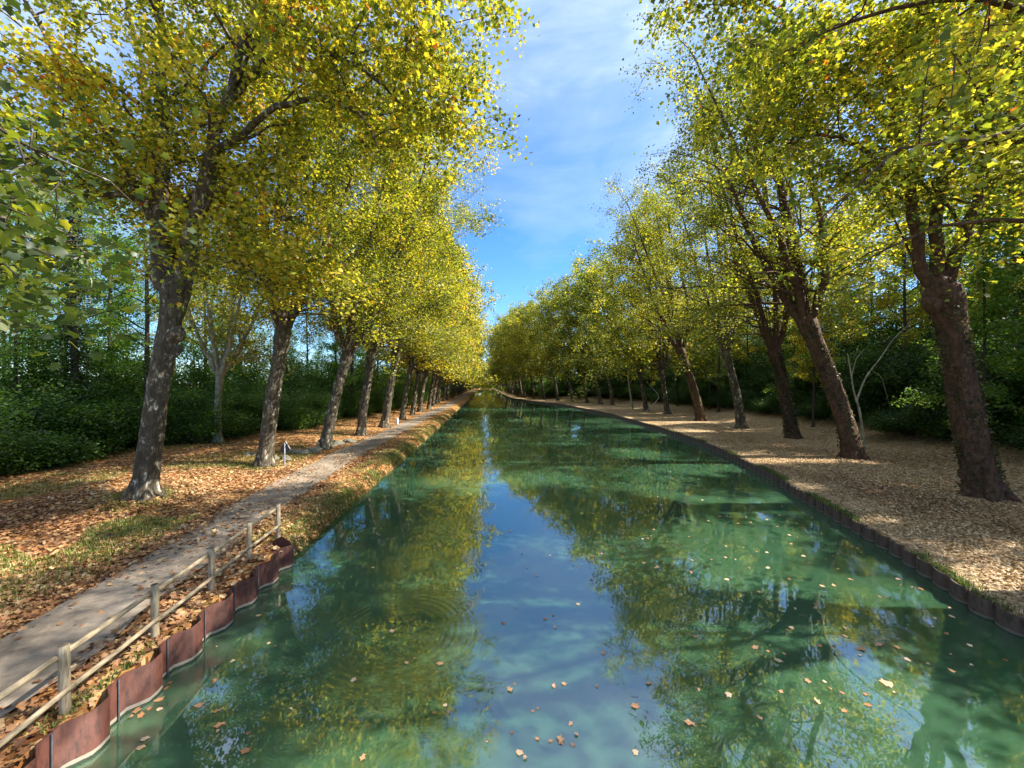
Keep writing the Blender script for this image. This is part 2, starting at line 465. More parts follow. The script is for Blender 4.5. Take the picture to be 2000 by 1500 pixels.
def build_walls():
    root = empty('sheet_pile_wall', (-6.15, 12.3, 0)); tag(root, 'red painted corrugated steel piling wall below the wooden fence on the left bank', 'retaining wall')
    y0, y1 = 1.9, 12.4
    line = []
    y = y0
    while y < y1 - .01:
        for dy, dx in ((0, -.10), (.16, -.10), (.36, .11), (.5, .12), (.64, .11), (.84, -.10)):
            if y + dy <= y1: line.append((-6.02 + dx, y + dy))
        y += 1.0
    line = np.array(line)
    o = obj('pile_sheet', wall_mesh('pile_sheet', line, np.tile([[-1.0, 0]], (len(line), 1)), -1.3, BANK + .05, M['pile_red'], .02), root)
    o.location = -Vector(root.location)
    # vertical interlock joints
    y = y0
    while y < y1:
        t = Tubes()
        t.tube([(-6.10, y + .0, -1.2), (-6.10, y + .0, BANK + .045)], [.014, .014], 6)
        j = obj('interlock', t.mesh('interlock', [M['metal_dark']]), root); j.location = -Vector(root.location)
        y += 1.0
    # end plate
    t = Tubes(); 
    V = [(-6.0, 12.41, -1.2), (-6.55, 12.46, -1.2), (-6.55, 12.46, BANK + .12), (-6.28, 12.44, BANK + .26), (-6.0, 12.41, BANK + .08)]
    V2 = [(a, b + .02, c) for a, b, c in V]
    me = bpy.data.meshes.new('end_plate'); me.from_pydata(V + V2, [], [(0, 1, 2, 3, 4), (9, 8, 7, 6, 5)] + [(q, (q + 1) % 5, 5 + (q + 1) % 5, 5 + q) for q in range(5)])
    me.materials.append(M['pile_red'])
    j = obj('end_plate', me, root); j.location = -Vector(root.location)
    # right bank wall: scalloped piles
    ys = [3.0]
    pts = []
    y = -6.0; per = .62
    while y < 420:
        for s in np.linspace(0, 1, 7)[:-1] if y < 60 else np.linspace(0, 1, 4)[:-1]:
            yy = y + s * per
            out = math.sin(math.pi * s) ** .6 * .17 if s > 0 else 0
            pts.append((float(xr(yy)) - out, yy))
        y += per if y < 120 else per * 2
    pts = np.array(pts)
    tng = np.gradient(pts, axis=0); nrm = np.tile([[1.0, 0]], (len(pts), 1))
    root = empty('sheet_pile_wall', (pts[0][0], pts[0][1], 0)); tag(root, 'long dark brown scalloped steel piling wall edging the right bank', 'retaining wall')
    o = obj('pile_sheet', wall_mesh('pile_sheet_right', pts, nrm, -1.3, BR + .03, M['pile_brown'], .07), root); o.location = -Vector(root.location)
build_walls()

# ------------------------------------------------------------------ fence
def build_fence():
    px = [(128, 1390), (303, 1243), (413, 1152), (487, 1090), (543, 1045)]
    pos = [Vector(P(a, b)) for a, b in px]
    d0 = pos[0] - (pos[1] - pos[0])
    pos = [d0] + pos
    root = empty('wooden_fence', pos[-1]); tag(root, 'weathered two rail timber fence between the towpath and the red wall', 'fence')
    inv = -Vector(root.location)
    rr = np.random.default_rng(5)
    for k, p in enumerate(pos):
        t = Tubes()
        n = 12
        z = np.linspace(-.25, 1.03, n)
        lean = rr.normal(0, .012, 2)
        pts = np.column_stack([p.x + lean[0] * z, p.y + lean[1] * z, BANK + z])
        rad = np.full(n, .066); rad[-1] = .058
        t.tube(pts, rad, 16, .012, rr, cap=True)
        o = obj('post', t.mesh('fence_post', [M['timber']]), root); o.location = inv
        t = Tubes(); top = pts[-1]
        t.tube([top + np.array([0, 0, .001]), top + np.array([0, 0, .006])], [.060, .055], 16)
        c = obj('post_cap', t.mesh('post_cap', [M['endgrain']]), o)
    for k in range(len(pos) - 1):
        a, b = pos[k], pos[k + 1]
        for hz, s in ((.86, .0), (.36, .0)):
            t = Tubes()
            off = -.075 if hz > .5 else .07
            n = 8; s_ = np.linspace(-.03, 1.03, n)[:, None]
            A = np.array([a.x + off, a.y, BANK + hz + rr.normal(0, .015)]); B = np.array([b.x + off, b.y, BANK + hz + rr.normal(0, .015)])
            pts = A * (1 - s_) + B * s_; pts[:, 2] += -.012 * np.sin(np.pi * s_[:, 0])
            t.tube(pts, np.full(n, .046 if hz > .5 else .040), 10, .02, rr)
            o = obj('rail', t.mesh('fence_rail', [M['rail_timber']]), root); o.location = inv
build_fence()

# ------------------------------------------------------------------ trees
def bez(p0, p1, p2, p3, n):
    t = np.linspace(0, 1, n)[:, None]
    return (1 - t) ** 3 * p0 + 3 * (1 - t) ** 2 * t * p1 + 3 * (1 - t) * t * t * p2 + t ** 3 * p3

def grow_branches(limb, rad0, rng, wood, tw, nsub, ntw, lsub, start=.22, bias=np.array([.35, 0, 0]), upw=.35, droop=.5, tlen=1.6, detail=True):
    """side branches along a limb; appends tubes, and twig segments (p0,p1) to tw"""
    n = len(limb)
    for k in range(nsub):
        t = start + (1 - start) * ((k + rng.uniform(0, 1)) / nsub)
        i = min(n - 2, int(t * (n - 1))); f = t * (n - 1) - i
        p = limb[i] * (1 - f) + limb[i + 1] * f
        tg = norm(limb[i + 1] - limb[i])
        az = k * 2.4 + rng.uniform(-.5, .5)
        d = np.array([math.cos(az), math.sin(az), 0]) + bias * rng.uniform(.3, 1.5)
        d = norm(d) * 1.0 + np.array([0, 0, upw * min(1, .3 + t * 2) + .35 * t + rng.uniform(-.3, .3)]) + tg * .25
        d = norm(d)
        L = lsub * (1.1 - .55 * t) * rng.uniform(.6, 1.25) * (1 + .35 * max(0, d[0]))
        dr = droop * rng.uniform(.4, 1.5) * (1.35 - 1.2 * t)
        q = p + d * L
        side = norm(np.cross(d, [0, 0, 1])) * rng.normal(0, .12) * L
        c = bez(p, p + d * L * .35 + side * .5, p + d * L * .7 + side + np.array([0, 0, -.02 * L]), q + np.array([0, 0, -dr * L * .5]), 7)
        c[1:-1] += rng.normal(0, .018 * L, (5, 3))
        r = rad0 * (1 - .75 * t) * rng.uniform(.22, .38) + .012
        wood.tube(c, np.linspace(r * 1.15, .010, 7), 5 if detail else 4, cap=False)
        for m in range(ntw):
            tt = (.38 if detail else .25) + (.62 if detail else .75) * (m + rng.uniform(0, 1)) / ntw
            i2 = min(5, int(tt * 6)); f2 = tt * 6 - i2
            pp = c[i2] * (1 - f2) + c[i2 + 1] * f2
            tg2 = norm(c[i2 + 1] - c[i2])
            dd = norm(tg2 * .6 + rng.normal(0, .75, 3) + np.array([0, 0, -.12]))
            l2 = tlen * rng.uniform(.6, 1.3)
            mid = pp + dd * l2 * .5 + rng.normal(0, .08, 3)
            e = pp + dd * l2 + np.array([0, 0, -.12 * l2])
            if detail: wood.tube(np.array([pp, mid, e]), [.017, .011, .005], 3, cap=False)
            tw.append((pp, e))
    # leader twigs
    for m in range(6):
        e = limb[-1] + rng.normal(0, .9, 3) + np.array([0, 0, .6]); tw.append((limb[-1 - m % 3], e))

def twig_leaves(tw, per, rng, spread=.34, size=.2, hi=True):
    A = np.array([a for a, b in tw]); B = np.array([b for a, b in tw]); n = len(A)
    cnt = per
    t = rng.uniform(.12, 1.08, (n, cnt))[..., None]
    pos = A[:, None] * (1 - t) + B[:, None] * t
    pos = pos + rng.normal(0, spread, (n, cnt, 3)) * np.array([1, 1, .75])
    tint = rng.beta(2.6, 2.6, (n, cnt)) * .70 + rng.normal(0, .10, n)[:, None] + .15  # random autumn tones, spread wide to paint in sunlit and shaded leaf contrast
    rare = rng.uniform(size=(n, cnt)) < .012
    tint = np.where(rare, .96, np.clip(tint, .02, .88))
    pos = pos.reshape(-1, 3)
    V, T, k = leaves(pos, size, rng, hi)
    tt_ = np.repeat(tint.ravel(), k); return V, T, np.clip(tt_ + rng.normal(0, .045, len(tt_)), 0, 1)

def trunk_path(h, lean, rng, n=34, wob=.10):
    z = np.linspace(-.35, h, n); s = (z + .35) / (h + .35)
    x = lean * s ** 1.35 + wob * np.sin(s * 4 + rng.uniform(0, 6)) * s
    y = wob * np.sin(s * 5 + rng.uniform(0, 6)) * s
    return np.column_stack([x, y, z])

def trunk_rad(n, r, z, h, knob=1.35):
    s = (z + .35) / (h + .35)
    rad = r * (1 - .22 * s) 
    rad = rad * (1 + .55 * np.exp(-(z + .35) / .55))
    rad = rad * (1 + (knob - 1) * np.exp(-((z - h * .95) / .9) ** 2))
    rad[-1] *= .75
    return rad

def make_plane(name, seed, hf=9.0, lean=1.2, r=.5, H=29, nlimb=5, hi=True, per=80, size=.155, lod=False, limbs=None, bark='bark', nsub=17, ntw=9,
               lsub=7.0, spreadx=4.5, knob=1.35, bumps=(), extra=None, upper=.06, ivy=0, sprouts=6):
    """returns dict of meshes; +x is the side of the canal"""
    rng = np.random.default_rng(seed)
    parts = []
    trunk = Tubes()
    n = 40 if hi else 16
    tp = trunk_path(hf, lean, rng, n)
    rad = trunk_rad(n, r, tp[:, 2], hf, knob)
    up_ = norm(tp[-1] - tp[-2])
    tpx = np.vstack([tp, tp[-1] + up_ * r * .35, tp[-1] + up_ * r * .6]); radx = np.concatenate([rad, [rad[-1] * .72, rad[-1] * .3]])
    trunk.tube(tpx, radx, 20 if hi else 10, (.06 if hi else .03), rng)
    for (bz, side, br) in bumps:      # burrs on the trunk
        i = int(np.argmin(abs(tp[:, 2] - bz))); d = norm(np.array([side[0], side[1], 0.]))
        rr = rad[i]
        trunk.tube([tp[i] + d * rr * .3 + np.array([0, 0, -.45]), tp[i] + d * (rr * .75) + np.array([0, 0, -.2]), tp[i] + d * (rr + br * .7), tp[i] + d * (rr + br) + np.array([0, 0, .12])],
                   [br * .8, br * 1.15, br * .75, br * .25], 10, .08, rng)
    # root flare toes
    for q in range(5 if hi else 3):
        a = q * 1.05 + rng.uniform(-.3, .3); d = np.array([math.cos(a), math.sin(a), 0])
        trunk.tube([d * r * .7 + np.array([0, 0, .7]), d * r * 1.0 + np.array([0, 0, .22]), d * r * 1.7 + np.array([0, 0, -.10])], [r * .34, r * .42, r * .2], 9, .05, rng)
    head = tp[-1]
    tw = []
    limb_tubes = []
    if limbs is None:
        limbs = []
        for k in range(nlimb):
            az = k * 2 * math.pi / nlimb + rng.uniform(-.4, .4)
            out = rng.uniform(1.2, 3.8)
            d = np.array([math.cos(az), math.sin(az), 0])
            top = head + d * out * 1.25 + np.array([rng.uniform(.2, 1.0) * spreadx, 0, 0]); top[2] = H * rng.uniform(.78, .97)
            p1 = head + d * out * .7 + np.array([0, 0, 3.0]); p2 = head + (top - head) * .6 + d * out * .25
            limbs.append((bez(head + d * r * .35 - np.array([0, 0, .3]), p1, p2, top, 16), r * rng.uniform(.38, .54)))
    for lp, lr in limbs:
        lp = np.asarray(lp, float)
        if len(lp) < 10:
            if np.linalg.norm(lp[0] - head) < 1.6: lp = np.vstack([head - norm(head - tp[-6]) * r * 1.2, lp])
            tt = np.linspace(0, len(lp) - 1, 18); lp = np.column_stack([np.interp(tt, np.arange(len(lp)), lp[:, q]) for q in range(3)])
            for _ in range(2): lp[1:-1] = (lp[:-2] + lp[1:-1] * 2 + lp[2:]) / 4
        lp[1:-1] += rng.normal(0, .05, (len(lp) - 2, 3))
        lt = Tubes() if hi else trunk
        lt.tube(lp, lr * (1 - np.linspace(0, 1, len(lp)) ** 1.3) + .03, 10 if hi else 6, .03, rng, cap=False)
        grow_branches(lp, lr, rng, lt, tw, nsub, ntw, lsub, start=upper, detail=hi)
        if hi: limb_tubes.append(lt)
    # thin sprouts round the pollard head
    for k in range(sprouts):
        az = rng.uniform(0, 6.28); d = np.array([math.cos(az), math.sin(az), 0])
        L = rng.uniform(4, 8); e = head + d * rng.uniform(1.2, 3) + np.array([0, 0, L])
        c = bez(head + d * r * .8, head + d * r * 1.6 + np.array([0, 0, L * .3]), head + (e - head) * .7, e, 6)
        trunk.tube(c, np.linspace(.06, .012, 6), 5, cap=False)
        for m in range(6):
            i = rng.integers(2, 6); tw.append((c[i], c[i] + rng.normal(0, .8, 3)))
    if extra:
        for lp, lr, ns, ls, dz in extra:
            lp = np.asarray(lp, float)
            tt = np.linspace(0, len(lp) - 1, 14); lp = np.column_stack([np.interp(tt, np.arange(len(lp)), lp[:, q]) for q in range(3)])
            for _ in range(2): lp[1:-1] = (lp[:-2] + lp[1:-1] * 2 + lp[2:]) / 4
            lt = Tubes(); lt.tube(lp, np.linspace(lr, .02, len(lp)), 8, .03, rng, cap=False)
            grow_branches(lp, lr, rng, lt, tw, ns, 7, ls, start=.35, bias=np.array([0, 0, 0]), upw=-.05, droop=dz, tlen=1.0)
            limb_tubes.append(lt)
    V, T, tint = twig_leaves(tw, per, rng, size=size, hi=lod, spread=.33 if hi else .45)
    out = {'trunk': trunk.mesh(name + '_trunk', [M[bark]]), 'limbs': [t.mesh(name + '_limb', [M[bark]]) for t in limb_tubes],
           'crown': mesh_from(name + '_crown', V, T, [M['plane_leaf']], tint)}
    if ivy:
        ni = ivy
        i = rng.integers(0, n - 3, ni); a = rng.uniform(0, 6.28, ni); f = rng.uniform(0, 1, ni)[:, None]
        c = tp[i] * (1 - f) + tp[i + 1] * f
        d = np.column_stack([np.cos(a), np.sin(a), np.zeros(ni)])
        keep = (np.sin(3 * a + c[:, 2] * 1.3) + rng.normal(0, .7, ni)) > -.3
        pos = c + d * (rad[i] * rng.uniform(.98, 1.22, ni))[:, None]
        pos = pos[keep & (pos[:, 2] > .3)]
        V, T, k = leaves(pos, .11, rng, True, up=.1)
        out['ivy'] = mesh_from(name + '_ivy', V, T, [M['ivy_leaf']], np.repeat(rng.uniform(.1, 1, len(pos)), k))
    return out

def place_tree(kind, parts, x, y, rz, scale, shade, label, cat='tree', group=None, z=None):
    root = empty(kind, (x, y, float(ground_z(x, y)) if z is None else z), rz)
    root.scale = (scale, scale, scale)
    tag(root, label, cat, group)
    def ch(nm, me):
        o = bpy.data.objects.new(nm, me); C.objects.link(o); o.parent = root; o.color = (shade, .5, .5, 1); return o
    ch('trunk', parts['trunk'])
    for lm in parts.get('limbs', []): ch('limb', lm)
    if parts.get('crown'): ch('crown', parts['crown'])
    if parts.get('ivy'): ch('ivy', parts['ivy'])
    return root

def loc_path(pts, base, rz):
    """world points into a tree's own frame"""
    c, s = math.cos(-rz), math.sin(-rz)
    out = []
    for p in pts:
        dx, dy = p[0] - base[0], p[1] - base[1]
        out.append((c * dx - s * dy, s * dx + c * dy, p[2] - base[2]))
    return np.array(out)

PI = math.pi
# --- first tree on the left, drawn after the photo
def tree_left_1():
    b = P(280, 985); base = (b[0], b[1], float(ground_z(b[0], b[1])))
    d = 16.0
    head = PZ(335, 520, d - .3)
    hd = loc_path([head], base, 0)[0]
    L = []
    L.append((loc_path([PZ(318, 560, d), PZ(312, 440, d), PZ(315, 300, d), PZ(318, 150, d), PZ(300, -60, d), PZ(295, -260, d)], base, 0), .36))
    L.append((loc_path([PZ(350, 550, d), PZ(378, 440, d - .2), PZ(415, 290, d - .5), PZ(455, 150, d - 1), PZ(500, 10, d - 1.5), PZ(560, -220, d - 1.5)], base, 0), .33))
    L.append((loc_path([PZ(335, 540, d), PZ(340, 420, d + 1.5), PZ(300, 250, d + 3), PZ(250, 0, d + 3.5), PZ(220, -180, d + 3)], base, 0), .25))
    L.append((loc_path([PZ(440, 200, d - .8), PZ(520, 110, d - 1), PZ(600, 90, d - 2), PZ(700, 130, d - 2.5), PZ(790, 210, d - 2.5)], base, 0), .12))
    L.append((loc_path([PZ(415, 300, d - .5), PZ(530, 215, d - 1), PZ(620, 190, d - 1.3), PZ(700, 215, d - 1.5), PZ(740, 290, d - 1.5)], base, 0), .10))
    L.append((loc_path([PZ(470, 100, d - 1), PZ(620, -60, d - 1.5), PZ(780, -130, d - 2), PZ(880, -60, d - 2.2)], base, 0), .16))
    L.append((loc_path([PZ(312, 400, d), PZ(230, 380, d - 1), PZ(160, 380, d - 1.5), PZ(80, 350, d - 1.5)], base, 0), .10))
    L.append((loc_path([PZ(375, 515, d), PZ(440, 500, d - .4), PZ(500, 530, d - .6), PZ(545, 590, d - .6)], base, 0), .06))
    L.append((loc_path([PZ(318, 480, d), PZ(250, 330, d - .5), PZ(150, 180, d - 1), PZ(60, 20, d - 1), PZ(-40, -140, d - 1)], base, 0), .16))
    parts = make_plane('plane_a', 101, hf=hd[2] - .4, lean=hd[0], r=.42, limbs=L, per=66, lod=True, size=.16, nsub=12, ntw=8, lsub=5.0, knob=1.45,
                       bumps=((7.0, (1, -.3), .30), (6.2, (1, .2), .2)), upper=.30)
    return place_tree('plane_tree', parts, b[0], b[1], 0, 1.0, .56, 'big mottled plane tree with swollen fork and twin limbs, nearest trunk on the left bank')
tree_left_1()

def tree_right_1():
    b = P(1922, 969, BR); rz = PI; base = (b[0], b[1], float(ground_z(b[0], b[1])))
    d = 17.9
    head = PZ(1815, 545, d)
    hd = loc_path([head], base, rz)[0]
    lp = lambda pts: loc_path(pts, base, rz)
    L = [(lp([PZ(1800, 540, d), PZ(1788, 440, d), PZ(1765, 300, d - .3), PZ(1740, 180, d - .6), PZ(1690, -20, d - 1), PZ(1650, -240, d - 1)]), .24),
         (lp([PZ(1822, 540, d), PZ(1835, 420, d), PZ(1838, 300, d), PZ(1830, 150, d), PZ(1815, -40, d), PZ(1800, -300, d)]), .25),
         (lp([PZ(1840, 545, d), PZ(1880, 470, d - .2), PZ(1920, 380, d - .2), PZ(1932, 250, d - .2), PZ(1935, 60, d - .2), PZ(1925, -200, d)]), .27),
         (lp([PZ(1835, 300, d), PZ(1880, 230, d - .3), PZ(1960, 170, d - .6), PZ(2100, 120, d - 1)]), .13),
         (lp([PZ(1935, 230, d), PZ(1980, 160, d - .5), PZ(2060, 60, d - 1), PZ(2120, -60, d - 1)]), .12),
         (lp([PZ(1780, 380, d), PZ(1700, 300, d - 1), PZ(1620, 260, d - 2), PZ(1540, 280, d - 3)]), .09),
         (lp([PZ(1770, 320, d), PZ(1680, 170, d - 2), PZ(1560, 60, d - 3), PZ(1460, -20, d - 4)]), .12)]
    parts = make_plane('plane_b', 102, hf=hd[2] - .3, lean=hd[0], r=.60, limbs=L, per=64, lod=True, size=.16, nsub=12, ntw=8, lsub=4.8, knob=1.35,
                       bark='bark_red', ivy=3600, upper=.32, bumps=((9.0, (1, 0), .35),))
    return place_tree('plane_tree', parts, b[0], b[1], rz, 1.0, .50, 'huge leaning plane tree with reddish ivy specked trunk, nearest trunk on right bank')
tree_right_1()

HI = [make_plane('plane_h1', 11, hf=8.6, lean=1.4, r=.44, H=30),
      make_plane('plane_h2', 12, hf=7.4, lean=1.9, r=.40, H=29, nlimb=5, lsub=7.4),
      make_plane('plane_h3', 13, hf=8.0, lean=1.0, r=.42, H=31, nlimb=6, nsub=15, lsub=6.6)]
HR = [make_plane('plane_r1', 21, hf=9.0, lean=2.6, r=.50, H=31, per=58, nsub=13, upper=.1, bark='bark_red', ivy=2500, spreadx=6.5),
      make_plane('plane_r2', 22, hf=8.2, lean=2.2, r=.48, H=30, per=58, nsub=13, upper=.1, bark='bark_red', ivy=6500, spreadx=6.0),
      make_plane('plane_r3', 23, hf=8.4, lean=1.7, r=.45, H=31, nlimb=5, nsub=13, per=58, upper=.1, spreadx=6.0)]
LO = [make_plane('plane_l%d' % k, 30 + k, hf=6.8 + k % 2, lean=1.3, r=.42, H=30 + k, hi=False, per=24, size=.36, nsub=18, ntw=8, lsub=7.6, sprouts=3, spreadx=5.5, upper=.03) for k in range(3)]

ORD = ['first', 'second', 'third', 'fourth', 'fifth', 'sixth', 'seventh', 'eighth', 'ninth', 'tenth', 'eleventh', 'twelfth', 'thirteenth', 'fourteenth']

def rows():
    rng = np.random.default_rng(77)
    left = [P(516, 913)[:2], P(633, 877)[:2], P(705, 851)[:2], P(751, 835)[:2], P(785, 820)[:2], P(805, 811)[:2]]
    y = 70.0
    while y < 425:
        left.append((-11.6 + rng.normal(0, .25), y + rng.normal(0, .6))); y += 8.2 if y < 200 else 10.5
    looks = ['leaning plane tree with a dark banded foot', 'straight plane tree with grey bark beside flat mossy stones', 'plane tree whose trunk bends under a spray of limbs',
             'slender plane tree with shaded trunk', 'slim dark stemmed plane tree', 'plane tree with pale upper bark']
    for k, (x, y) in enumerate(left):
        parts = HI[k % 3] if y < 52 else LO[k % 3]
        if k < 6: lab, grp = looks[k] + ', %s in the left towpath row' % ORD[k + 1], None
        elif k < 12: lab, grp = 'golden plane tree, %s in the left towpath row' % ORD[k + 1], None
        else: lab, grp = 'distant golden plane tree in the closed far end of the left towpath row', 'plane trees of the left towpath row'
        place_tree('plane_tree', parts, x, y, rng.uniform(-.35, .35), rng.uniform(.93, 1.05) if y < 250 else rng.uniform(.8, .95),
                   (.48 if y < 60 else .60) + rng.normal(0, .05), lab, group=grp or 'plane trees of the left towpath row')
    right = [P(1667, 894, BR)[:2], P(1547, 855, BR)[:2], P(1448, 836, BR)[:2], P(1369, 822, BR)[:2], P(1304, 808, BR)[:2], P(1262, 802, BR)[:2], P(1196, 791, BR)[:2], (30.6, 99), (28.9, 106)]
    y = 113.0
    while y < 425:
        right.append((float(rowx_r(y)) + rng.normal(0, .3), y)); y += 8.0 if y < 200 else 10.5
    lr = ['leaning brown plane with a pale forked sapling beside', 'shaggy ivy wrapped plane tree with dark foot', 'plane tree hung with ivy and a sunlit upper stem', 'dark straight plane tree before black undergrowth',
          'plane with pale bent trunk', 'slim grey plane tree leaning to the water']
    for k, (x, y) in enumerate(right):
        parts = HR[k % 3] if y < 58 else LO[(k + 1) % 3]
        if k < 6: lab = lr[k] + ', %s in the right bank row' % ORD[k + 1]
        elif k < 12: lab = 'olive green plane tree, %s trunk from the camera in the right bank row' % ORD[k + 1]
        else: lab = 'distant grey green plane tree in the closed far end of the right bank row'
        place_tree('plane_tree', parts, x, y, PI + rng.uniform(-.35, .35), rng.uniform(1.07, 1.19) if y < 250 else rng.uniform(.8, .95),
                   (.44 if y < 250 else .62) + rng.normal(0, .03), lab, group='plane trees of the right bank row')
    for q, x in enumerate(np.arange(-60, 90, 12)):
        place_tree('plane_tree', LO[q % 3], x, 462 + 8 * (q % 2), rng.uniform(0, 6), 1.0, .6, 'hazy yellow green tree closing the vista across the far end of the canal', group='trees across the far end')
    # beyond the far end of the canal
    for k, x in enumerate(np.linspace(-14, 22, 7)):
        place_tree('plane_tree', LO[k % 3], x, 440 + 3 * (k % 2), rng.uniform(0, 6), .8, .62, 'hazy yellow green tree closing the vista across the far end of the canal', group='trees across the far end')
rows()

# --- trees beside the bridge: trunks out of frame, crowns and low branches reach in
def near_trees():
    b = (-16.5, 3.5); z = float(ground_z(*b)); base = (b[0], b[1], z)
    lp = lambda pts: loc_path(pts, base, 0)
    ex = [(lp([(-15, 4.2, 9), (-9, 4.2, 9.5), (-6.2, 4.0, 8.0), (-4.9, 3.9, 6.9), (-4.5, 3.8, 6.3)]), .035, 3, .5, .8),
          (lp([(-13, 6.6, 8), (-10.5, 6.2, 10), (-7.5, 5.6, 10.6), (-6.0, 4.9, 9.0), (-5.6, 4.5, 7.2)]), .08, 6, 1.2, .8),
          (lp([(-13, 6.6, 8), (-10.5, 7.6, 10), (-8.3, 8.0, 9.8), (-8.4, 7.2, 8.4), (-8.0, 6.8, 7.2)]), .08, 6, 1.3, .8),
          (lp([(-12.8, 6.5, 10), (-10.0, 5.4, 12), (-8, 5.0, 12.4), (-7.2, 4.9, 11.0)]), .08, 6, 1.4, .7)]
    parts = make_plane('plane_n', 51, hf=8.2, lean=1.2, r=.45, H=29, extra=ex, per=28, size=.12, lod=True, spreadx=1.0, lsub=5.2, nsub=12)
    place_tree('plane_tree', parts, b[0], b[1], 0, 1, .16, 'plane tree beside the bridge whose large dark leaves hang close on the left edge')  # greener leaves, with their shadowed look put into the tint
    b = (19.5, 8.0); rz = PI; base = (b[0], b[1], float(ground_z(*b)))
    lp = lambda pts: loc_path(pts, base, rz)
    ex = [(lp([(19, 8, 9), (17, 9, 14), (14, 9.5, 16.5), (10.5, 10, 16), (8.2, 10.5, 15)]), .12, 9, 2.6, .5),
          (lp([(19, 8, 9), (17, 9.5, 12), (14.5, 10.5, 13.4), (12, 11.2, 12.6)]), .10, 8, 2.2, .5)]
    parts = make_plane('plane_m', 52, hf=8.2, lean=1.0, r=.5, H=28, nlimb=4, nsub=12, extra=ex, per=52, size=.14, lod=True, bark='bark_red', spreadx=2)
    place_tree('plane_tree', parts, b[0], b[1], rz, 1, .48, 'plane tree beside the bridge whose long dark boughs cross the top right corner')
near_trees()

# ------------------------------------------------------------------ woodland behind
def make_wood_tree(name, seed, H=20, r=.16, hi=True, per=40, size=.16, spread=3.2, first=.35, ivy=0, leaf='wood_leaf', bark='bark_dark', nsub=16, lean=0):
    rng = np.random.default_rng(seed)
    t = Tubes(); n = 20
    z = np.linspace(-.2, H, n); s = np.clip(z / H, 0, 1)
    tp = np.column_stack([lean * s + .3 * np.sin(s * 5 + rng.uniform(0, 6)) * s, .3 * np.sin(s * 4 + rng.uniform(0, 6)) * s, z])
    rad = r * (1 - .85 * s) + .01; rad[0] *= 1.5
    t.tube(tp, rad, 8, .03, rng, cap=False)
    tw = []
    grow_branches(tp, r, rng, t, tw, nsub, 6, spread, start=first, bias=np.array([0, 0, 0]), upw=.3, droop=.4, tlen=1.2)
    V, T, tint = twig_leaves(tw, per, rng, size=size, hi=False, spread=.35)
    out = {'trunk': t.mesh(name, [M[bark]]), 'crown': mesh_from(name + '_crown', V, T, [M[leaf]], tint)}
    if ivy:
        i = rng.integers(0, int(n * .7), ivy); a = rng.uniform(0, 6.28, ivy); f = rng.uniform(0, 1, ivy)[:, None]
        pos = tp[i] * (1 - f) + tp[i + 1] * f + np.column_stack([np.cos(a), np.sin(a), 0 * a]) * (rad[i] + rng.gamma(2, .14, ivy) * (1 - .4 * s[i]))[:, None]
        V, T, k = leaves(pos, .12, rng, False, up=.1)
        out['ivy'] = mesh_from(name + '_ivy', V, T, [M['ivy_leaf']], np.repeat(rng.uniform(0, .7, len(pos)), k))
    return out

def undergrowth_mesh(name, seed, L=14, W=5, H=4.5, nclump=260, per=190, size=.15):
    rng = np.random.default_rng(seed)
    t = Tubes(); pos = []; tint = []
    for k in range(nclump):
        x = rng.uniform(-L / 2, L / 2); y = rng.uniform(-W / 2, W / 2)
        hmax = H * (.65 + .35 * math.sin(x * .9 + seed) * math.cos(x * .37 + 1)) * rng.uniform(.5, 1.1)
        h = rng.uniform(.15, 1) * hmax
        c = np.array([x, y, h])
        if k % 4 == 0: t.tube([(x + rng.normal(0, .4), y + rng.normal(0, .4), -.3), (x + rng.normal(0, .2), y, h * .5), c], [.035, .025, .01], 4, cap=False)
        n = per
        q = c + rng.normal(0, 1, (n, 3)) * np.array([.55, .5, .32])
        pos.append(q); tint.append(np.clip(rng.normal(.42, .16, n) + rng.normal(0, .12), 0, 1))
    pos = np.concatenate(pos); tint = np.concatenate(tint)
    pos[:, 2] = np.abs(pos[:, 2])
    V, T, k = leaves(pos, size, rng, False, up=.6)
    nb = t.n
    tw = np.concatenate(t.V); F = np.concatenate(t.F); F3 = np.concatenate([F[:, [0, 1, 2]], F[:, [0, 2, 3]]])
    me = mesh_from(name, np.concatenate([V, tw]), np.concatenate([T, F3 + len(V)]), [M['wood_leaf'], M['bark_dark']],
                   np.concatenate([np.repeat(tint, k), np.zeros(len(tw))]))
    mi = np.zeros(len(T) + len(F3), dtype=np.int32); mi[len(T):] = 1
    me.polygons.foreach_set('material_index', mi)
    return me

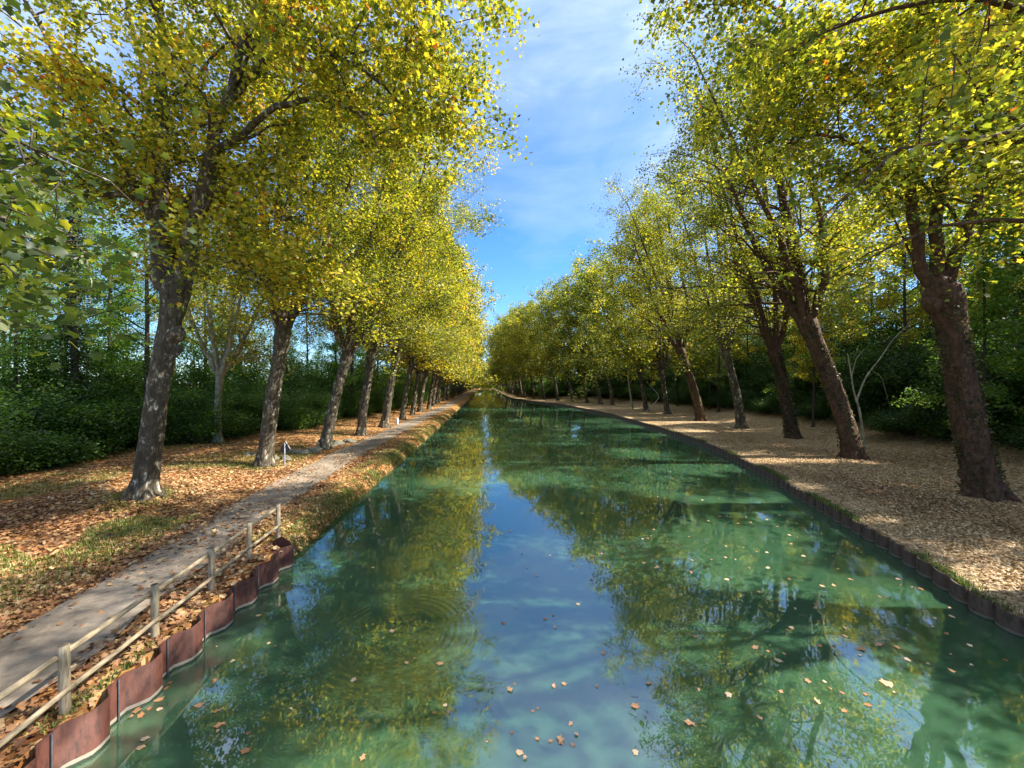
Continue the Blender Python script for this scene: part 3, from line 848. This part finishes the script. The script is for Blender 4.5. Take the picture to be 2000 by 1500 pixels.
def woodland():
    rng = np.random.default_rng(99)
    U = [undergrowth_mesh('undergrowth_a', 1, H=6, nclump=420), undergrowth_mesh('undergrowth_b', 2, H=7.5, nclump=460), undergrowth_mesh('undergrowth_c', 3, H=5, nclump=380)]
    k = 0
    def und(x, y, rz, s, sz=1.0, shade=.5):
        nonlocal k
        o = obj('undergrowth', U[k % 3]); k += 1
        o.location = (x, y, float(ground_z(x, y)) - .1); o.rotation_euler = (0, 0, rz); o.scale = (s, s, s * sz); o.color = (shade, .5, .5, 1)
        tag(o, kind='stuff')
    # left wood edge
    for y in np.arange(4, 130, 11):
        xe = np.interp(y, [0, 16, 30, 45, 70, 130], [-27, -27, -23.5, -19.5, -17, -16])
        und(xe - 2, y + rng.normal(0, 1), PI / 2 + .1, 1.0, .88, .40)
        und(xe - 7, y + 5, PI / 2, 1.25, 1.05, .45); und(xe - 20, y, PI / 2, 2.0, .55, .5)
    for y in np.arange(135, 420, 16): und(-18, y, PI / 2, 1.3)
    for x in np.arange(-40, 60, 13): und(x, 452, 0, 1.2, 1.6, .75)
    # right wood edge
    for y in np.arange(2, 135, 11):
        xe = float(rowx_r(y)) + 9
        und(xe, y + rng.normal(0, 1), PI / 2, .9, .75, .18)  # dark green leaves, tinted darker still to stand in for the wood's shade
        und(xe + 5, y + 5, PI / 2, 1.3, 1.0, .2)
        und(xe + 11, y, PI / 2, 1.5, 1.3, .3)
    for y in np.arange(140, 420, 16):
        und(float(rowx_r(y)) + 7, y, PI / 2, 1.3, 1.1, .4); und(float(rowx_r(y)) + 13, y + 8, PI / 2, 1.6, 1.4, .4)
    SC = [.55, .78, .95, 1.1]
    W = [make_wood_tree('wood_1', 61, 21, .17, per=64, size=.13, nsub=26, first=.2), make_wood_tree('wood_2', 62, 19, .14, first=.3, nsub=20, per=60, size=.13), make_wood_tree('wood_3', 63, 22, .2, ivy=6000, nsub=22, first=.3, per=60, size=.13),
         make_wood_tree('wood_4', 64, 25, .2, spread=4.6, first=.12, per=80, nsub=34, size=.24), make_wood_tree('wood_5', 65, 27, .24, spread=4.8, first=.3, per=70, nsub=34, size=.24, leaf='plane_leaf')]
    # left woodland
    for q, y in enumerate(np.arange(8, 125, 7)):
        place_tree('woodland_tree', W[[0, 3, 2][q % 3]], -38 - 5 * (q % 2) + rng.normal(0, 1.5) + min(12, y * .12), y, rng.uniform(0, 6), rng.uniform(.5, .68), .5,
                   'bushy woodland tree in the hazy rear of the left wood', group='bushy trees at the back of the left wood')
    b = P(425, 872)
    pt = make_plane('plane_back', 71, hf=5.6, lean=.2, r=.27, H=18, nlimb=7, hi=True, per=30, size=.18, nsub=8, ntw=5, lsub=3.2, knob=1.3, bark='bark_pale', spreadx=.5)
    place_tree('plane_tree', pt, b[0], b[1], 0, 1, .5, 'pale pollarded plane tree with many upright shoots standing behind the towpath row')
    spots = []
    for (px, d) in ((30, 26), (70, 30), (150, 27), (215, 33), (285, 30), (400, 40), (470, 44), (560, 50), (600, 60), (655, 66), (20, 40), (120, 42), (250, 46), (340, 48), (500, 62), (690, 84), (-20, 52), (60, 55), (170, 60), (290, 62), (380, 66), (440, 75), (90, 75), (220, 80), (530, 85), (620, 95), (10, 36), (130, 34), (-40, 32)):
        spots.append(PD(px, d))
    ll = ['thin dark woodland tree at the left edge of the wood behind the hanging leaves', 'slim woodland tree behind the undergrowth near the left edge', 'ivy clad dark woodland tree left of the big forked plane',
          'bare leaning woodland tree left of the big forked plane', 'slender woodland tree just left of the big forked plane']
    for q, (x, y) in enumerate(spots):
        place_tree('woodland_tree', W[[1, 0, 2, 1, 0, 0, 4][q % 7] if q < 16 else q % 2], x, y, rng.uniform(0, 6), rng.uniform(.85, 1.15), .52, ll[q] if q < 5 else 'slim green woodland tree deep in the wood behind the left bank undergrowth',
                   group='trees of the left wood')
    for y in np.arange(60, 420, 14):
        place_tree('woodland_tree', W[3], -22 + rng.normal(0, 2), y, rng.uniform(0, 6), rng.uniform(.9, 1.1), .55, 'leafy woodland tree behind the far part of the left plane row', group='trees behind the left row')
    # right woodland
    for q, y in enumerate(np.arange(4, 140, 8)):
        for m in range(4):
            x = float(rowx_r(y)) + 6.5 + m * 7 + rng.normal(0, 1.5)
            place_tree('woodland_tree', W[[[2, 4, 3][q % 3], 4, 3, 4][m]], x, y + rng.normal(0, 2), rng.uniform(0, 6), SC[m] * rng.uniform(.9, 1.05), .56 if q < 6 else .45,
                       'shaded woodland tree on the slope behind the right bank plane row', group='trees of the right wood')
    for y in np.arange(145, 420, 15):
        place_tree('woodland_tree', W[3], float(rowx_r(y)) + 9, y, rng.uniform(0, 6), 1.1, .4, 'woodland tree behind the far part of the right plane row', group='trees behind the right row')
    # pale saplings on the right bank
    def sapling(limbs, label):
        b0 = Vector(limbs[0][0][0]); root = empty('sapling', b0); tag(root, label, 'tree')
        for q, (pts, r0) in enumerate(limbs):
            t = Tubes(); p = np.array(pts) - np.array(b0)
            tt = np.linspace(0, len(p) - 1, 12); p = np.column_stack([np.interp(tt, np.arange(len(p)), p[:, c]) for c in range(3)])
            p[1:-1] = (p[:-2] + 2 * p[1:-1] + p[2:]) / 4
            t.tube(p, np.linspace(r0, r0 * .3, 12), 8, .03, rng, cap=False)
            obj('trunk' if q == 0 else 'limb', t.mesh('sapling_stem', [M['bark_pale']]), root)
    d = 28.2
    g = P(1690, 889, BR)
    sapling([([(g[0], g[1], BR - .1), PZ(1680, 800, d), PZ(1668, 770, d), PZ(1662, 730, d), PZ(1655, 690, d)], .085),
             ([PZ(1672, 785, d), PZ(1690, 735, d), PZ(1720, 700, d + .3), PZ(1745, 660, d + .5), PZ(1780, 630, d + .8)], .06),
             ([PZ(1700, 722, d), PZ(1722, 735, d), PZ(1730, 765, d), PZ(1740, 800, d)], .02),
             ([PZ(1663, 735, d), PZ(1672, 700, d), PZ(1690, 680, d)], .03)], 'pale forked sapling glowing against the dark beside the leaning brown plane')
    d = 80; g = P(1236, 799, BR)
    sapling([([(g[0], g[1], BR - .1), PZ(1231, 770, d), PZ(1226, 735, d), PZ(1225, 700, d)], .22), ([PZ(1229, 750, d), PZ(1236, 740, d), PZ(1240, 720, d)], .08)],
            'thin white stemmed tree standing in a lit patch halfway down the right bank')
    d = 64; 
    sapling([([(PD(1262, d)[0], PD(1262, d)[1], BR + .6), PZ(1290, 775, d), PZ(1262, 745, d)], .09)], 'pale fallen pole leaning in the undergrowth of the right bank')
woodland()

# ------------------------------------------------------------------ litter, grass, floating leaves
def litter():
    rng = np.random.default_rng(5)
    # left
    n = 120000
    y = 3 + rng.gamma(1.6, 9, n); x = -6.13 - rng.gamma(1.6, 4.0, n)
    pl, pr = path_edges(y)
    onpath = (x > pl + .1 + .25 * rng.normal(size=n) * .6) & (x < pr - .15)
    edge = snoise(x, y, 31, 3, .8) 
    keep = (~onpath | (rng.uniform(size=n) < .09)) & (y < 80) & (x > -40) & (edge + rng.normal(0, .4, n) > -.05)
    x, y, on = x[keep], y[keep], onpath[keep]
    z = ground_z(x, y) + .02 + rng.uniform(0, .03, len(x)) + np.where(on, .03, 0)
    V, T, k = leaves(np.column_stack([x, y, z]), .115, rng, True, flat=.38, fold=.6)
    tint = np.clip(rng.beta(2, 2.2, len(x)) + .12 * snoise(x, y, 41, 3, .5), 0, 1)
    tag(obj('fallen_leaves', mesh_from('fallen_leaves', V, T, [M['litter_leaf']], np.repeat(tint, k))), kind='stuff')
    n = 150000
    y = 4 + rng.gamma(1.7, 11, n); x = xr(y) + rng.gamma(2.0, 3.6, n) - .1
    edge = snoise(x, y, 33, 3, .7)
    keep = (y < 100) & (x > xr(y) + .1) & (x < 60) & (edge + rng.normal(0, .5, n) > -.15)
    x, y = x[keep], y[keep]
    z = ground_z(x, y) + .015 + rng.uniform(0, .02, len(x))
    V, T, k = leaves(np.column_stack([x, y, z]), .085, rng, True, flat=.34, fold=.6)
    tint = np.clip(rng.beta(2, 2.2, len(x)) + .16 * snoise(x, y, 43, 4, .6), 0, 1)
    tag(obj('fallen_leaves', mesh_from('fallen_leaves_r', V, T, [M['tan_leaf']], np.repeat(tint, k))), kind='stuff')

def blades(name, x, y, z, h, rng, width=.012, tint=None):
    n = len(x); a = rng.uniform(0, 6.28, n)
    d = np.column_stack([np.cos(a), np.sin(a), 0 * a]); s = np.column_stack([-np.sin(a), np.cos(a), 0 * a])
    hh = h * rng.uniform(.5, 1.3, n)[:, None]; b = np.column_stack([x, y, z])
    up = np.array([[0, 0, 1.0]]); bend = rng.uniform(.1, .8, n)[:, None]
    m = b + up * hh * .6 + d * hh * bend * .3; t = b + up * hh * (1 - .25 * bend) + d * hh * bend
    V = np.stack([b - s * width, b + s * width, m - s * width * .8, m + s * width * .8, t], 1)
    T = np.array([(0, 1, 3), (0, 3, 2), (2, 3, 4)])
    T = (T[None] + (np.arange(n) * 5)[:, None, None]).reshape(-1, 3)
    tint = rng.uniform(.1, 1, n) if tint is None else tint
    tag(obj('grass', mesh_from(name, V.reshape(-1, 3), T, [M['grass']], np.repeat(tint, 5))), kind='stuff')

def grass():
    rng = np.random.default_rng(8)
    n = 60000     # left verge
    y = 12.5 + rng.gamma(1.4, 16, n); off = rng.beta(1.2, 2.2, n) * 2.1
    x = xl(y) - .02 - off
    pl, pr = path_edges(y)
    cl = snoise(x * 1.5, y, 51, 3, 1.3)
    keep = (y < 110) & (x < pr * 0 + xl(y)) & (x > pr + .05) & (cl + rng.normal(0, .4, n) > -.2 + off * .35)
    x, y, off = x[keep], y[keep], off[keep]
    tint = np.clip(rng.normal(.40 + .38 * off, .2), 0, 1)
    blades('grass_verge', x, y, ground_z(x, y), .11, rng, .012, tint)
    n = 60000     # patches on the left bank
    y = 5 + rng.gamma(2, 7, n); x = -10 - rng.gamma(2, 2.6, n)
    cl = snoise(x, y, 61, 3, .55)
    keep = (y < 60) & (cl > .2); x, y = x[keep], y[keep]
    pl, _ = path_edges(y); k2 = x < pl - .4; x, y = x[k2], y[k2]
    blades('grass_patch', x, y, ground_z(x, y), .13, rng, .012, np.clip(rng.normal(.6, .2, len(x)), 0, 1))
    n = 26000     # tufts on the right wall
    y = 5 + rng.gamma(1.6, 12, n); x = xr(y) - .06 + rng.gamma(1.5, .12, n)
    cl = snoise(y * 0, y, 71, 4, 1.0)
    keep = (y < 90) & (cl + rng.normal(0, .3, n) > .3); x, y = x[keep], y[keep]
    blades('grass_wall', x, y, np.full(len(x), BR), .10, rng, .010, np.clip(rng.normal(.32, .2, len(x)), 0, 1))
    # moss and weeds at the feet of the nearest trees and along the red wall
    X = []; Yy = []
    for (cx, cy, r_) in ((P(280, 985)[0], P(280, 985)[1], .9), (P(516, 913)[0], P(516, 913)[1], .7)):
        a = rng.uniform(0, 6.28, 1500); rr = r_ + rng.gamma(1.5, .25, 1500) - .2
        X.append(cx + np.cos(a) * rr); Yy.append(cy + np.sin(a) * rr)
    yy = rng.uniform(3, 12.2, 1200); cl = snoise(yy * 0, yy, 81, 4, 2.2); yy = yy[cl > .5]
    X.append(-6.25 - rng.gamma(1.3, .12, len(yy))); Yy.append(yy)
    X = np.concatenate(X); Yy = np.concatenate(Yy)
    blades('grass_foot', X, Yy, ground_z(X, Yy) - .01, .12, rng, .012, np.clip(rng.normal(.55, .2, len(X)), 0, 1))

def floaters():
    rng = np.random.default_rng(15)
    protos = []
    for k in range(5):
        V, T, q = leaves(np.zeros((1, 3)), 1.0, np.random.default_rng(200 + k), True, flat=.06, fold=.35)
        c = V.mean(0); V = V - c
        V[:, :2] *= np.array([[.8, 1.0]]) ; V += np.random.default_rng(300 + k).normal(0, .055, V.shape) * np.array([1, 1, .6])
        V[:, 2] -= V[:, 2].min()
        if k == 2: V[:, 2] *= 1.8
        protos.append(mesh_from('floating_leaf', V, T, [M['float_leaf']], np.full(len(V), [.3, .55, .75, .45, .9][k])))
    spots = []
    hand = [(983, 1218, .24), (1064, 1209, .13), (1084, 1226, .15), (860, 1297, .20), (765, 1233, .17), (804, 1211, .13), (430, 1417, .2), (425, 1430, .12), (480, 1468, .2), (275, 1460, .14), (1000, 1431, .14), (1095, 1447, .18),
            (1025, 1482, .13), (1118, 1455, .1), (1730, 1335, .27), (1690, 1356, .2), (1348, 1414, .2), (1596, 1372, .2), (848, 1393, .1), (869, 1378, .1), (660, 1039, .16), (1050, 1384, .08), (1019, 1082, .12), (850, 1075, .1), (893, 1110, .1),
            (325, 1345, .2), (300, 1352, .2), (282, 1362, .2), (310, 1368, .18), (262, 1368, .22), (292, 1385, .2), (268, 1388, .2), (255, 1402, .14), (275, 1398, .16), (312, 1385, .12), (330, 1335, .2), (240, 1360, .16),
            (453, 1209, .16), (388, 1379, .18), (283, 1443, .14), (1500, 1272, .2), (1680, 1268, .22), (1590, 1180, .14), (1475, 1265, .2), (1520, 1290, .18), (1965, 1290, .2), (1715, 1260, .18), (1650, 1228, .16), (1240, 1380, .2)]
    for px, py, s in hand: spots.append((*P(px, py, 0)[:2], s * .72))
    def add(n, fn):
        c = 0
        while c < n:
            x, y = fn()
            if xl(y) + .25 < x < xr(y) - .3: spots.append((x, y, rng.uniform(.06, .125))); c += 1
    add(60, lambda: (xr(t := 6 + rng.gamma(2, 3)) - .4 - rng.gamma(1.6, 1.6), t))
    add(100, lambda: (P(rng.uniform(1150, 1650), t := rng.uniform(880, 1110), 0)[:2]))
    add(40, lambda: (P(rng.uniform(1000, 1900), rng.uniform(1080, 1480), 0)[:2]))
    add(30, lambda: (P(rng.uniform(380, 1150), rng.uniform(960, 1480), 0)[:2]))
    first = True
    for q, (x, y, s) in enumerate(spots):
        o = obj('floating_leaf', protos[q % 5]); o.location = (x, y, .004 + .0)
        o.scale = (s, s, s); o.rotation_euler = (0, 0, rng.uniform(0, 6.28)); o.color = (rng.uniform(.3, .7), .5, .5, 1)
        if x < -3.9 and y < 9: lab = 'orange plane leaf drifting by the red steel wall at the lower left'
        elif x < 1.2: lab = 'lone brown plane leaf floating on the green water left of the sky reflection'
        elif x < 3.5 and y < 20: lab = 'small pinkish plane leaf floating on the blue sky reflection'
        elif y > 20: lab = 'tiny tan plane leaf among the scatter on the widened basin'
        else: lab = 'tan plane leaf floating on the dark shaded water of the right half'
        tag(o, lab, 'leaf', 'plane leaves afloat on the canal')
    # the uncountable specks far off
    n = 900
    px = rng.uniform(1010, 1560, n); y = rng.uniform(24, 75, n); x = rng.uniform(3, 20, n)
    ok = (x < xr(y) - .3); x, y = x[ok], y[ok]
    V, T, k = leaves(np.column_stack([x, y, np.full(len(x), .008)]), .12, rng, False, flat=.05, fold=.1)
    tag(obj('fallen_leaves', mesh_from('leaf_specks', V, T, [M['float_leaf']], np.repeat(rng.uniform(.2, 1, len(x)), k))), kind='stuff')
litter(); grass(); floaters()

# ------------------------------------------------------------------ rocks, markers, boat
def rock(px, py, w, h, label, seed):
    rng = np.random.default_rng(seed)
    import bmesh
    bm = bmesh.new(); bmesh.ops.create_icosphere(bm, subdivisions=3, radius=1)
    ph = rng.uniform(0, 6, 6)
    for v in bm.verts:
        c = v.co
        f = 1 + .14 * math.sin(c.x * 3 + ph[0]) + .12 * math.sin(c.y * 4 + ph[1]) + .1 * math.sin(c.z * 5 + c.x * 3 + ph[2]) + rng.normal(0, .012)
        v.co = Vector((c.x * f * w * .5, c.y * f * w * .36, max(-.1, c.z * f) * h))
    me = bpy.data.meshes.new('rock'); bm.to_mesh(me); bm.free(); me.materials.append(M['rock'])
    x, y, _ = P(px, py)
    o = obj('rock', me); o.location = (x, y, float(ground_z(x, y)) - .02); o.rotation_euler = (0, 0, rng.uniform(-.5, .5))
    tag(o, label, 'rock', 'stones beside the towpath')
rock(488, 899, .75, .26, 'pale rounded stone left of the second plane trunk', 1)
rock(536, 900, .7, .26, 'grey rounded stone touching the right foot of the second plane trunk', 2)
rock(556, 901, .8, .32, 'pale boulder just behind the thin marker post', 3)
rock(583, 884, 1.9, .30, 'long flat mossy stone behind the marker post', 4)
rock(610, 882, 1.2, .38, 'dark mossy stone left of the third plane trunk', 5)
rock(654, 870, 1.5, .40, 'mossy stone right of the third plane trunk', 6)
rock(682, 864, 1.2, .34, 'small pale stone nearest the fourth plane trunk by the path edge', 7)

def marker():
    x, y, z = P(556, 912); root = empty('marker_sign', (x, y, float(ground_z(x, y)))); tag(root, 'thin grey post with a dark triangular plate beside the towpath', 'sign')
    t = Tubes(); t.tube([(0, 0, -.2), (0, 0, .6), (0, 0, 1.42)], [.03, .03, .028], 10)
    obj('post', t.mesh('marker_post', [M['metal_grey']]), root)
    me = bpy.data.meshes.new('plate')
    pts = [(-.03, .82), (-.26, .88), (-.22, 1.2), (.03, 1.50), (.30, 1.05), (.24, .84)]
    V = [(a, .045, b) for a, b in pts] + [(a, .06, b) for a, b in pts]; n = len(pts)
    me.from_pydata(V, [], [tuple(range(n)), tuple(range(2 * n - 1, n - 1, -1))] + [(q, q + n, (q + 1) % n + n, (q + 1) % n) for q in range(n)])
    me.materials.append(M['metal_dark']); obj('plate', me, root)
    t = Tubes(); t.tube([(.03, .04, 1.51), (.16, .04, 1.30), (.30, .04, 1.03)], [.016, .016, .016], 6); obj('edge_strip', t.mesh('edge_strip', [M['white']]), root)
    x, y, z = P(776, 829); root = empty('bollard', (x, y, float(ground_z(x, y)))); tag(root, 'small white kilometre stone at the path edge under the left planes', 'marker stone')
    t = Tubes(); t.tube([(0, 0, -.2), (0, 0, .5), (0, 0, .72), (0, 0, .80)], [.17, .16, .15, .09], 12); obj('body', t.mesh('stone_body', [M['white']]), root)
    t = Tubes(); t.tube([(0, 0, -.15), (0, 0, .06)], [.24, .22], 12); obj('base', t.mesh('stone_base', [M['rock']]), root)
marker()

def boat():
    x, y = -1.8, 395; root = empty('canal_boat', (x, y, 0)); tag(root, 'tiny far boat with pale hull and dark canopy at the end of the canal', 'boat')
    xs = np.array([-1, -.98, 0, .98, 1]); 
    V = []; F = []
    st = np.linspace(-4.5, 4.5, 9)
    for s in st:
        w = 1.9 * (1 - max(0, (-s - 1.5) / 3.2) ** 2 * .9)
        V += [(-w * .75, s, -.3), (-w, s, .9), (w, s, .9), (w * .75, s, -.3)]
    for i in range(8):
        for j in range(4):
            F.append((i * 4 + j, i * 4 + (j + 1) % 4, (i + 1) * 4 + (j + 1) % 4, (i + 1) * 4 + j))
    F += [(0, 1, 2, 3), (32, 35, 34, 33)]
    me = bpy.data.meshes.new('hull'); me.from_pydata(V, [], F); me.materials.append(M['white']); obj('hull', me, root)
    V = [(-1.7, -2.5, .905), (1.7, -2.5, .905), (1.4, -2.2, 2.3), (-1.4, -2.2, 2.3), (-1.7, 3.5, .905), (1.7, 3.5, .905), (1.4, 3.3, 2.4), (-1.4, 3.3, 2.4)]
    me = bpy.data.meshes.new('canopy'); me.from_pydata(V, [], [(0, 1, 2, 3), (7, 6, 5, 4), (0, 4, 5, 1), (1, 5, 6, 2), (2, 6, 7, 3), (3, 7, 4, 0)]); me.materials.append(M['canvas']); obj('cabin', me, root)
boat()

# ------------------------------------------------------------------ light, sky, camera
def world():
    w = bpy.data.worlds.new('World'); scene.world = w; w.use_nodes = True
    nt = w.node_tree; nt.nodes.clear()
    out = nt.nodes.new('ShaderNodeOutputWorld'); bg = nt.nodes.new('ShaderNodeBackground')
    sky = nt.nodes.new('ShaderNodeTexSky'); sky.sky_type = 'NISHITA'; sky.sun_disc = False
    sky.sun_elevation = SUN_EL; sky.sun_rotation = R(90)
    sky.air_density = 1.0; sky.dust_density = .25; sky.ozone_density = 3.0
    tc = nt.nodes.new('ShaderNodeTexCoord')
    hs = nt.nodes.new('ShaderNodeHueSaturation'); hs.inputs['Saturation'].default_value = 1.12
    az_ = mixc(nt, 1.0, sky.outputs[0], (.82, 1.0, 1.22), 'MULTIPLY'); nt.links.new(az_, hs.inputs['Color'])
    vec = mapping(nt, tc.outputs['Generated'], (1.6, 1.6, 3.2), (.3, .1, .55))
    n1 = noise(nt, vec, 1.7, 7, .55, .5)
    n2 = noise(nt, mapping(nt, tc.outputs['Generated'], (1, 2.5, 6)), 3.0, 6, .6, .3)
    f = math_(nt, 'ADD', math_(nt, 'MULTIPLY', n1, .7), math_(nt, 'MULTIPLY', n2, .3))
    sx = nt.nodes.new('ShaderNodeSeparateXYZ'); nt.links.new(tc.outputs['Generated'], sx.inputs[0])
    elev = math_(nt, 'MULTIPLY', math_(nt, 'SUBTRACT', sx.outputs[2], .38), .9)
    f = math_(nt, 'ADD', f, elev)
    side = math_(nt, 'MULTIPLY', math_(nt, 'SUBTRACT', math_(nt, 'ABSOLUTE', sx.outputs[0]), .30), .55, False)
    f = math_(nt, 'ADD', f, math_(nt, 'MAXIMUM', side, 0.0))
    cm = math_(nt, 'MULTIPLY', math_(nt, 'SUBTRACT', f, .44), 2.6, True)
    thick = math_(nt, 'MULTIPLY', math_(nt, 'SUBTRACT', f, .70), 3.0, True)
    ccol = mixc(nt, thick, (2.9, 3.8, 5.6), (6.0, 6.6, 7.8))
    col = mixc(nt, math_(nt, 'MULTIPLY', cm, .66), hs.outputs[0], ccol)
    nt.links.new(col, bg.inputs['Color']); bg.inputs['Strength'].default_value = .09
    nt.links.new(bg.outputs[0], out.inputs[0])
world()
sl = bpy.data.lights.new('sun', 'SUN'); sl.energy = 5.0; sl.angle = R(.55); sl.color = (1, .95, .84)
so = bpy.data.objects.new('sun', sl); C.objects.link(so)
az = R(-4)   # slightly behind the line across the canal
sd = Vector((math.cos(SUN_EL) * math.cos(az), math.cos(SUN_EL) * math.sin(az), math.sin(SUN_EL)))
so.rotation_euler = sd.to_track_quat('Z', 'Y').to_euler(); so.location = (40, 0, 60)

cam = bpy.data.cameras.new('camera'); cam.lens = 13.5; cam.sensor_width = 36; cam.clip_end = 5000; cam.clip_start = .1
co = bpy.data.objects.new('camera', cam); C.objects.link(co); co.location = (0, 0, CAM_Z); co.rotation_euler = (R(90), 0, -YAW)
scene.camera = co
vs = scene.view_settings; vs.view_transform = 'Standard'; vs.look = 'None'; vs.gamma = 1; vs.exposure = 1.5
cy = scene.cycles
cy.max_bounces = 7; cy.diffuse_bounces = 3; cy.glossy_bounces = 3; cy.transmission_bounces = 4; cy.transparent_max_bounces = 4
cy.sample_clamp_indirect = 6; cy.caustics_reflective = False; cy.caustics_refractive = False
cy.use_denoising = True
